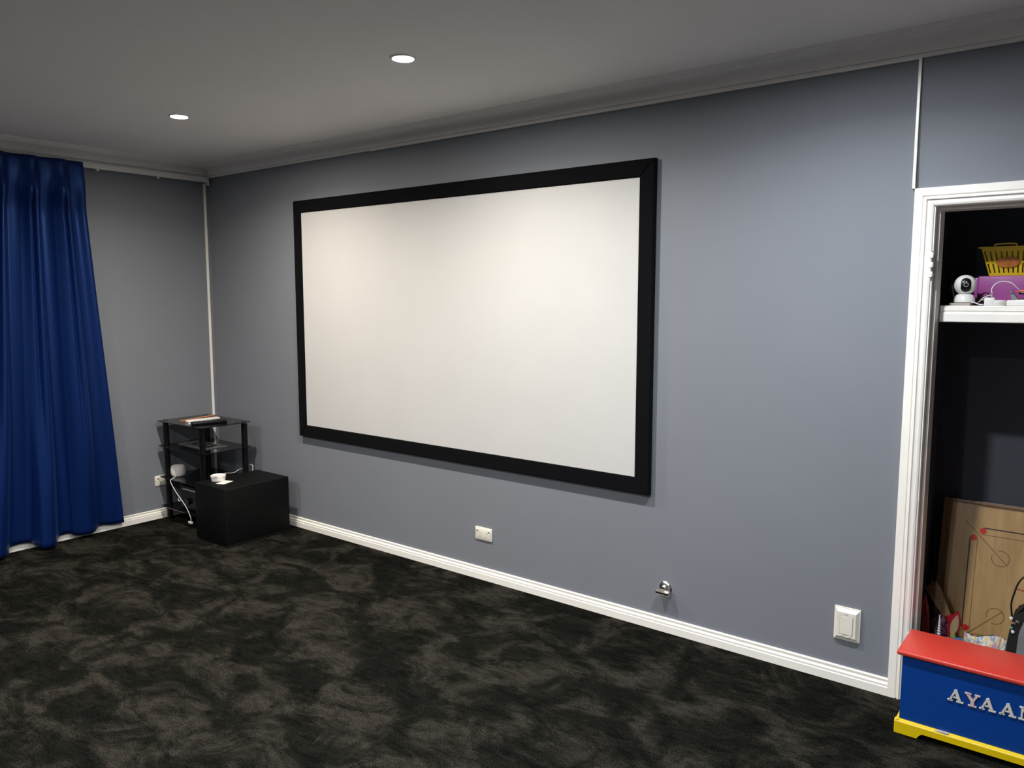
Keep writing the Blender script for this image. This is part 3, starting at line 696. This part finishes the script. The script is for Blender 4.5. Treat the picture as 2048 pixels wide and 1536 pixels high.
# ------------------------------------------------------------------ things on the closet shelf
Z = ZS+0.0005
t = thing('flat_beige_box', 'thin beige slab under the white security camera', 'box', (5.232, 0.215, Z))
b = nb(); add_box(b, -0.045, 0.030, -0.045, 0.045, 0, 0.010, 0.001); obj('slab', b, BEIGE, t)
t = thing('security_camera', 'white ball-headed indoor camera with a black face on the shelf', 'camera', (5.235, 0.215, Z+0.0105), (0, 0, R(12)))
b = nb(); add_lathe(b, [(0, 0), (0.034, 0), (0.0385, 0.003), (0.039, 0.012), (0.035, 0.026), (0.029, 0.034), (0.022, 0.036), (0, 0.036)], n=36); obj('base', b, WPLAS, t, 50)
b = nb(); add_lathe(b, [(0.031, -0.003), (0.032, 0.0)], n=24); b.free()
ch = (0, 0, 0.073); rh = 0.0415
b = nb(); add_lathe(b, [(0 if i in (0, 20) else rh*math.sin(PI*i/20), -rh*math.cos(PI*i/20)) for i in range(21)], ch, n=36); hd = obj('head', b, WPLAS, t, 80)
# black stadium faceplate hugging the sphere
b = nb(); grid = []
NU, NV = 12, 18; hwf, hhf = 0.0185, 0.029
for j in range(NV+1):
    v = -1+2*j/NV; zc = v*hhf
    straight = hhf-hwf
    lim = hwf if abs(zc) < straight else math.sqrt(max(0, hwf**2-(abs(zc)-straight)**2))
    row = []
    for i in range(NU+1):
        u = (-1+2*i/NU)*max(lim, 1e-4); rr = rh+0.0012
        row.append(b.verts.new((u, -math.sqrt(rr*rr-u*u-zc*zc), ch[2]+zc)))
    grid.append(row)
for j in range(NV):
    for i in range(NU): b.faces.new((grid[j][i], grid[j][i+1], grid[j+1][i+1], grid[j+1][i]))
fp = obj('faceplate', b, BLACK, hd, 80)
b = nb(); add_lathe(b, [(0.0095, 0.0420), (0.0095, 0.0445), (0.0070, 0.0450)], ch, axis=(0,-1,0.02), n=24); obj('lens_ring', b, GREYP, hd, 30)
b = nb(); add_lathe(b, [(0.0065, 0.0445), (0.005, 0.0465), (0, 0.047)], ch, axis=(0,-1,0.02), n=20); obj('lens', b, BGLASS, hd, 60)
b = nb(); add_lathe(b, [(0.0022, 0.0440), (0.0022, 0.0452), (0, 0.0455)], (0.0005, 0, 0.0845), axis=(0,-1,0.02), n=12); obj('indicator', b, WPLAS, hd, 60)

t = thing('purple_crate', 'purple plastic box lying on the closet shelf', 'box', (5.45, 0.36, Z))
b = nb(); add_box(b, -0.186, 0.19, -0.03, 0.13, 0, 0.122, 0.006, 3); obj('box_body', b, PURP, t, 40)
b = nb(); add_box(b, -0.202, -0.186, 0.0, 0.12, 0.004, 0.116, 0.004, 2); obj('side_wing', b, PURP, t, 40)

# yellow slotted basket on the purple box
t = thing('yellow_basket', 'yellow slotted plastic basket with a swing handle on the purple box', 'basket', (5.42, 0.40, Z+0.1225))
Hb = 0.118; xb0, xb1, xt0, xt1 = -0.118, 0.118, -0.152, 0.152; yb, yt = 0.055, 0.075
def bxz(u, v):   # bilinear front panel coords
    x = (xb0*(1-u)+xb1*u)*(1-v) + (xt0*(1-u)+xt1*u)*v
    return x, v*Hb
ncol = 15
def panel(name, fn, length_cols, mm=YPLAS):
    b = nb()
    def quadbar(u0, u1, v0, v1):
        c8 = []
        for dd in (0, 0.0025):
            for (u, v) in ((u0, v0), (u1, v0), (u1, v1), (u0, v1)): c8.append(b.verts.new(fn(u, v, dd)))
        for f in ((0,1,2,3), (4,7,6,5), (0,4,5,1), (1,5,6,2), (2,6,7,3), (3,7,4,0)): b.faces.new([c8[i] for i in f])
    n = length_cols
    quadbar(0, 1, 0, 0.10); quadbar(0, 1, 0.43, 0.50); quadbar(0, 1, 0.86, 1.0)
    for i in range(n+1):
        u = i/n; hwid = 0.34/n
        quadbar(max(0, u-hwid), min(1, u+hwid), 0.10, 0.43); quadbar(max(0, u-hwid), min(1, u+hwid), 0.50, 0.86)
    return obj(name, b, mm, t)
panel('front_wall', lambda u, v, d: (bxz(u, v)[0], -(yb*(1-v)+yt*v)+d, bxz(u, v)[1]), ncol)
panel('rear_wall', lambda u, v, d: (bxz(u, v)[0], (yb*(1-v)+yt*v)-d, bxz(u, v)[1]), ncol)
panel('side_wall', lambda u, v, d: (bxz(0, v)[0]+d, (2*u-1)*(yb*(1-v)+yt*v), v*Hb), 6)
panel('side_wall', lambda u, v, d: (bxz(1, v)[0]-d, (2*u-1)*(yb*(1-v)+yt*v), v*Hb), 6)
b = nb(); add_box(b, xb0, xb1, -yb, yb, 0, 0.003); obj('floor_panel', b, YPLAS, t)
b = nb(); ro = 0.008
for (x0, x1, y0, y1) in ((xt0-ro, xt1+ro, -yt-ro, -yt), (xt0-ro, xt1+ro, yt, yt+ro), (xt0-ro, xt0, -yt, yt), (xt1, xt1+ro, -yt, yt)):
    add_box(b, x0, x1, y0, y1, Hb-0.004, Hb+0.002, 0.001)
obj('rim', b, YPLAS, t)
b = nb(); add_tube(b, [(-0.098, -yt-0.003, Hb), (-0.098, -yt-0.006, Hb+0.011), (-0.03, -yt-0.006, Hb+0.012), (-0.026, -yt-0.003, Hb)], 0.0032, 8, 3); obj('handle', b, YPLAS, t, 50)
b = nb(); add_lathe(b, [(0, 0), (0.044, 0), (0.043, 0.003), (0, 0.004)], (-0.052, -0.0665, 0.055), axis=(0,-1,-0.12), n=32, sx=1.0, sy=0.5)
bo = obj('oval_badge', b, BADGE, t, 40)

# white adaptor block, power board and leads
t = thing('white_adaptor', 'small white plug-in adaptor block at the shelf edge beside the camera', 'adaptor', (5.352, 0.150, Z))
b = nb(); add_box(b, -0.036, 0.000, -0.020, 0.028, 0, 0.032, 0.003); obj('block', b, WPLAS, t, 40)
b = nb(); add_lathe(b, [(0, 0), (0.024, 0), (0.0265, 0.004), (0.0265, 0.017), (0.022, 0.022), (0, 0.0225)], (0.012, 0.004, 0), n=28); obj('round_body', b, WPLAS, t, 40)
b = nb(); add_box(b, -0.014, -0.008, -0.004, 0.004, 0.0315, 0.050, 0.001); obj('plug_tail', b, GREYP, t)
t = thing('power_board', 'long white power board lying along the closet shelf edge', 'power board', (5.52, 0.155, Z))
b = nb(); add_box(b, -0.128, 0.15, -0.022, 0.026, 0, 0.022, 0.004, 3); obj('body', b, WPLAS, t, 40)
for k in range(4):
    b = nb(); add_box(b, -0.10+k*0.06, -0.065+k*0.06, -0.012, 0.016, 0.0215, 0.024, 0.001); obj('socket', b, WPLAS, t)
def lead(name, label, pts, r, m, flat=1.0, cat='cable'):
    o3 = pts[0]; t = thing(name, label, cat, o3); b = nb(); add_tube(b, rel(pts, o3), r, 8, 7, flat); obj('lead', b, m, t, 60); return t
lead('looped_lead', 'pale pink looped lead arching over the white adaptor', [(5.339, 0.148, Z+0.050), (5.338, 0.150, Z+0.068), (5.350, 0.158, Z+0.088), (5.372, 0.165, Z+0.096), (5.400, 0.170, Z+0.090), (5.418, 0.178, Z+0.072), (5.440, 0.20, Z+0.050)], 0.0020, CABLEW)
lead('camera_lead', 'white lead running from the camera base to the adaptor', [(5.262, 0.186, Z+0.014), (5.280, 0.170, Z+0.011), (5.298, 0.150, Z+0.005), (5.313, 0.142, Z+0.004)], 0.0022, CABLEW)
lead('upper_lead', 'white lead crossing behind the camera to the adaptor top', [(5.285, 0.250, Z+0.016), (5.300, 0.22, Z+0.030), (5.322, 0.185, Z+0.040), (5.334, 0.165, Z+0.042), (5.337, 0.158, Z+0.034)], 0.0022, CABLEW)
lead('middle_lead', 'white lead curving below the upper one behind the camera', [(5.275, 0.262, Z+0.010), (5.295, 0.235, Z+0.022), (5.318, 0.20, Z+0.024), (5.345, 0.19, Z+0.020), (5.36, 0.20, Z+0.010)], 0.0020, CABLEW)
lead('coiled_black_lead', 'black lead coiled between the camera and the purple box', [(5.272, 0.30, Z+0.004), (5.285, 0.285, Z+0.04), (5.300, 0.275, Z+0.052), (5.315, 0.275, Z+0.045), (5.322, 0.285, Z+0.020), (5.305, 0.29, Z+0.010), (5.28, 0.285, Z+0.022), (5.272, 0.28, Z+0.030), (5.29, 0.265, Z+0.034), (5.33, 0.26, Z+0.020), (5.37, 0.25, Z+0.006)], 0.0030, CABLEB)
lead('low_black_lead', 'black lead lying on the shelf left of the camera', [(5.150, 0.330, Z+0.0035), (5.17, 0.31, Z+0.004), (5.188, 0.290, Z+0.006), (5.205, 0.285, Z+0.014), (5.215, 0.29, Z+0.024)], 0.0022, CABLEB)
lead('thick_black_lead', 'black lead bunched behind the white power board', [(5.395, 0.215, Z+0.006), (5.42, 0.205, Z+0.020), (5.445, 0.20, Z+0.026), (5.48, 0.205, Z+0.024), (5.52, 0.21, Z+0.008)], 0.0045, CABLEB)
t = thing('black_pen', 'black pen leaning upright left of the camera', 'pen', (5.190, 0.300, Z))
b = nb(); add_tube(b, [(0.0, 0, 0.004), (-0.018, 0.006, 0.085)], 0.0036, 10, 1); obj('barrel', b, GREYP, t, 60)
b = nb(); add_tube(b, [(-0.018, 0.006, 0.085), (-0.0335, 0.011, 0.157)], lambda s: 0.0048-0.0022*s, 10, 2); obj('cap', b, BPLAS, t, 60)
t = thing('metal_clip', 'grey and silver metal clip resting on the leads', 'clip', (5.405, 0.235, Z+0.030), (0, R(25), R(-10)))
b = nb(); add_prism(b, [(-0.022, 0.026), (-0.012, 0.020), (0.018, 0.002), (0.016, -0.010), (0.000, -0.008), (-0.016, 0.010)], 'y', -0.008, 0.008); obj('jaw', b, GREYP, t)
b = nb(); add_lathe(b, [(0, -0.010), (0.010, -0.010), (0.011, 0), (0.010, 0.010), (0, 0.010)], (0.020, 0, -0.010), axis=(0,1,0), n=16); obj('spring', b, CHROME, t, 40)
t = thing('orange_pliers', 'orange handled tool lying over the leads on the shelf', 'tool', (5.46, 0.20, Z+0.052), (0, R(4), R(-8)))
b = nb(); add_tube(b, [(-0.042, 0, 0.000), (-0.015, 0, 0.006), (0.015, 0.002, 0.012), (0.06, 0.004, 0.014)], lambda s: 0.0035+0.0055*s, 10, 5); obj('handle', b, ORANGE, t, 60)
b = nb(); add_tube(b, [(-0.036, 0.006, -0.006), (-0.005, 0.006, -0.006), (0.03, 0.008, -0.012), (0.07, 0.01, -0.016)], lambda s: 0.003+0.004*s, 10, 5); obj('handle', b, BPLAS, t, 60)
b = nb(); add_box(b, 0.058, 0.082, -0.008, 0.012, -0.020, 0.020, 0.003); obj('pivot', b, STEEL, t)

# ------------------------------------------------------------------ things on the closet floor
def crumple(bm, amp, seed):
    rnd = random.Random(seed)
    for v in bm.verts: v.co += Vector((rnd.uniform(-1, 1), rnd.uniform(-1, 1), rnd.uniform(-1, 1)))*amp
t = thing('gift_wrap_bag', 'crumpled colourful printed paper bag in front of the carrom board', 'paper bag', (5.381, 0.325, 0))
b = nb(); n = 16
ring = []
for lv, (z, sxx, syy) in enumerate(((0.001, 0.070, 0.050), (0.06, 0.078, 0.052), (0.12, 0.080, 0.046), (0.17, 0.079, 0.036), (0.212, 0.079, 0.022), (0.232, 0.080, 0.008))):
    r_ = []
    for i in range(n*2):
        a = 2*PI*i/(n*2); q = 0.7
        x = sxx*math.copysign(abs(math.cos(a))**q, math.cos(a)); y = syy*math.copysign(abs(math.sin(a))**q, math.sin(a))
        k = 0.004 if lv > 0 else 0.0
        r_.append(b.verts.new((x+random.uniform(-k, k), y+random.uniform(-k, k), z+(random.uniform(-k, k) if lv < 5 else 0.012*math.sin(x*40)))))
    ring.append(r_)
for a_, c_ in zip(ring[:-1], ring[1:]):
    for i in range(2*n): b.faces.new((a_[i], a_[(i+1) % (2*n)], c_[(i+1) % (2*n)], c_[i]))
b.faces.new(ring[0][::-1]); obj('bag_body', b, WRAP, t)
t = thing('blue_tub', 'small blue plastic tub beside the printed paper bag', 'tub', (5.290, 0.225, 0))
b = nb(); add_lathe(b, [(0, 0.001), (0.016, 0.001), (0.019, 0.205), (0.021, 0.207), (0.021, 0.226), (0, 0.228)], n=20); obj('body', b, BLUEP, t, 40)

t = thing('straw_hand_broom', 'tan straw hand broom leaning upright at the closet left side', 'broom', (5.268, 0.318, 0.0))
b = nb(); base = Vector((-0.030, 0, 0.270)); tip = Vector((-0.108, 0.004, 0.440))
for k in range(26):
    f = (k/25-0.5); rn = random.uniform(0.88, 1.0)
    q = base.lerp(tip, rn) + Vector((f*0.052, random.uniform(-0.004, 0.004), f*0.030 - abs(f)*0.05))
    mid = base.lerp(q, 0.5) + Vector((f*0.016, 0, 0))
    add_tube(b, [tuple(base+Vector((f*0.024, random.uniform(-0.003, 0.003), 0))), tuple(mid), tuple(q)], lambda s: 0.0022-0.0012*s, 5, 3)
o = obj('bristles', b, STRAW, t); o['kind'] = 'stuff'
b = nb(); add_tube(b, [(-0.030, 0, 0.282), (0.02, 0.0, 0.15), (0.03, 0.0, 0.002)], lambda s: 0.014-0.006*s, 12, 4); obj('handle', b, STRAW, t, 60)
b = nb(); add_tube(b, [(-0.034, 0, 0.290), (-0.024, 0, 0.270)], 0.0165, 12, 1); obj('binding', b, REDPL, t, 60)

t = thing('pointed_paddle', 'pale pointed paddle with red edging and a green tip near the carrom board', 'paddle', (5.277, 0.262, 0.0), (R(-4), R(10), 0))
def lens_pts(z0, z1, wd, n=10):
    L_ = []
    for i in range(n+1):
        s = i/n; L_.append((-wd*math.sin(PI*s)**0.8, z0+(z1-z0)*s))
    for i in range(n-1, 0, -1):
        s = i/n; L_.append((wd*math.sin(PI*s)**0.8, z0+(z1-z0)*s))
    return L_
b = nb(); add_prism(b, [(x-0.055, z) for x, z in lens_pts(0.205, 0.310, 0.015)], 'y', -0.004, 0.0); obj('blade', b, PALEL, t)
b = nb(); add_prism(b, [(x-0.058, z) for x, z in lens_pts(0.190, 0.326, 0.025)], 'y', 0.0005, 0.004); obj('red_edging', b, REDPL, t)
b = nb(); add_prism(b, [(x-0.050, z) for x, z in lens_pts(0.196, 0.226, 0.010)], 'y', -0.007, -0.0042); obj('green_tip', b, LEAFG, t)
b = nb(); add_tube(b, [(-0.055, 0.002, 0.21), (-0.02, 0.002, 0.10), (0.0, 0.0, 0.003)], 0.006, 10, 3); obj('handle', b, STRAW, t, 60)

t = thing('white_spike', 'slim white tapered plastic spike standing among the closet toys', 'stake', (5.220, 0.200, 0.001))
b = nb(); add_lathe(b, [(0.0, 0), (0.0085, 0), (0.0085, 0.19), (0.006, 0.20), (0.0052, 0.235), (0.0035, 0.30), (0.0012, 0.326), (0, 0.328)], n=14); obj('shaft', b, WPLAS, t, 60)
b = nb()
for k in range(6): add_lathe(b, [(0.0075-k*0.0006, 0.240+k*0.012), (0.0060-k*0.0006, 0.244+k*0.012)], n=14)
obj('ridges', b, WPLAS, t, 60)

def blob(name, label, cat, c, sx, sy, sz, m, seed, amp=0.18):
    t = thing(name, label, cat, (c[0], c[1], 0.0)); b = nb()
    bmesh.ops.create_icosphere(b, subdivisions=3, radius=1.0)
    rnd = random.Random(seed); ph = [rnd.uniform(0, 6) for _ in range(6)]
    for v in b.verts:
        d = v.co.normalized()
        k = 1+amp*(math.sin(5*d.x+ph[0])*math.sin(6*d.y+ph[1])+0.6*math.sin(11*d.z+ph[2])*math.sin(9*d.x+ph[3]))+rnd.uniform(-0.05, 0.05)
        v.co = Vector((d.x*sx*k, d.y*sy*k, max(0.001, sz+d.z*sz*k)))
    obj('folds', b, m, t); return t
blob('purple_foil_bag', 'crumpled dark purple shiny bag on the closet floor', 'bag', (5.212, 0.395), 0.060, 0.050, 0.128, PFOIL, 3)
blob('red_cloth_bag', 'dark red soft bag standing against the closet left wall', 'bag', (5.139, 0.305), 0.026, 0.036, 0.182, REDPL, 5, 0.10)
t = thing('clear_bead_jar', 'small dark jar of glinting beads beside the white spike', 'jar', (5.247, 0.205, 0.0))
b = nb(); add_lathe(b, [(0, 0.001), (0.020, 0.001), (0.020, 0.215), (0.017, 0.222), (0, 0.222)], n=20); obj('glass', b, BGLASS, t, 40)
for k in range(7):
    b = nb(); rnd = random.Random(k); a = rnd.uniform(0, 6.28); rr = rnd.uniform(0.004, 0.014); bmesh.ops.create_icosphere(b, subdivisions=2, radius=0.0045, matrix=Matrix.Translation((rr*math.cos(a), rr*math.sin(a), 0.2265)))
    obj('bead', b, [CHROME, PALEL, WPLAS, GREENB][k % 4], t, 60)

# black bag with looping straps, grey panel bag in front of it
t = thing('black_strap_bag', 'black nylon bag with a tall looping strap behind the toy box', 'bag', (5.545, 0.150, 0.0))
b = nb(); add_prism(b, [(-0.074, 0.002), (0.10, 0.002), (0.11, 0.30), (0.06, 0.43), (-0.02, 0.455), (-0.052, 0.43), (-0.068, 0.33), (-0.078, 0.20)], 'y', -0.02, 0.06)
bmesh.ops.recalc_face_normals(b, faces=b.faces); bmesh.ops.bevel(b, geom=list(b.edges), offset=0.010, segments=2, affect='EDGES'); obj('bag_body', b, BAGB, t, 50)
b = nb(); add_tube(b, [(-0.060, -0.005, 0.405), (-0.066, -0.006, 0.455), (-0.058, -0.006, 0.505), (-0.046, -0.006, 0.550), (-0.026, -0.006, 0.580), (0.0, -0.006, 0.592), (0.04, -0.006, 0.59), (0.075, -0.004, 0.55), (0.08, -0.004, 0.43)], 0.0085, 8, 6, flat=0.4); obj('strap', b, BAGB, t, 60)
b = nb(); add_tube(b, [(-0.045, -0.012, 0.425), (-0.030, -0.012, 0.445), (-0.012, -0.012, 0.475), (0.004, -0.012, 0.52), (0.02, -0.01, 0.55)], 0.0085, 8, 5, flat=0.4); obj('strap', b, BAGB, t, 60)
b = nb(); add_tube(b, [(-0.058, -0.010, 0.525), (-0.02, -0.008, 0.520), (0.03, -0.006, 0.515)], 0.0022, 6, 3); obj('red_cord', b, REDPL, t, 60)
for k, (x, z, m_) in enumerate(((-0.062, 0.405, WPLAS), (-0.052, 0.385, CHROME), (-0.060, 0.365, GREENB), (-0.053, 0.350, WPLAS), (-0.040, 0.395, CHROME))):
    b = nb(); add_lathe(b, [(0.003, 0), (0.0062, 0.0008), (0.0062, 0.003), (0.003, 0.004)], (x, -0.024, z), axis=(0.2,-1,0.1), n=14); obj('charm', b, m_, t, 50)
t = thing('grey_canvas_bag', 'grey canvas panel bag leaning in front of the black strap bag', 'bag', (5.60, 0.105, 0.0))
b = nb(); add_prism(b, [(-0.102, 0.002), (0.15, 0.002), (0.15, 0.44), (-0.055, 0.46), (-0.085, 0.36)], 'y', -0.018, 0.018)
bmesh.ops.recalc_face_normals(b, faces=b.faces); bmesh.ops.bevel(b, geom=list(b.edges), offset=0.006, segments=2, affect='EDGES'); obj('panel', b, BAGG, t, 50)
b = nb(); add_tube(b, [(-0.088, -0.019, 0.27), (-0.07, -0.022, 0.278), (-0.04, -0.022, 0.268)], 0.003, 6, 3); obj('seam', b, GREYP, t, 60)
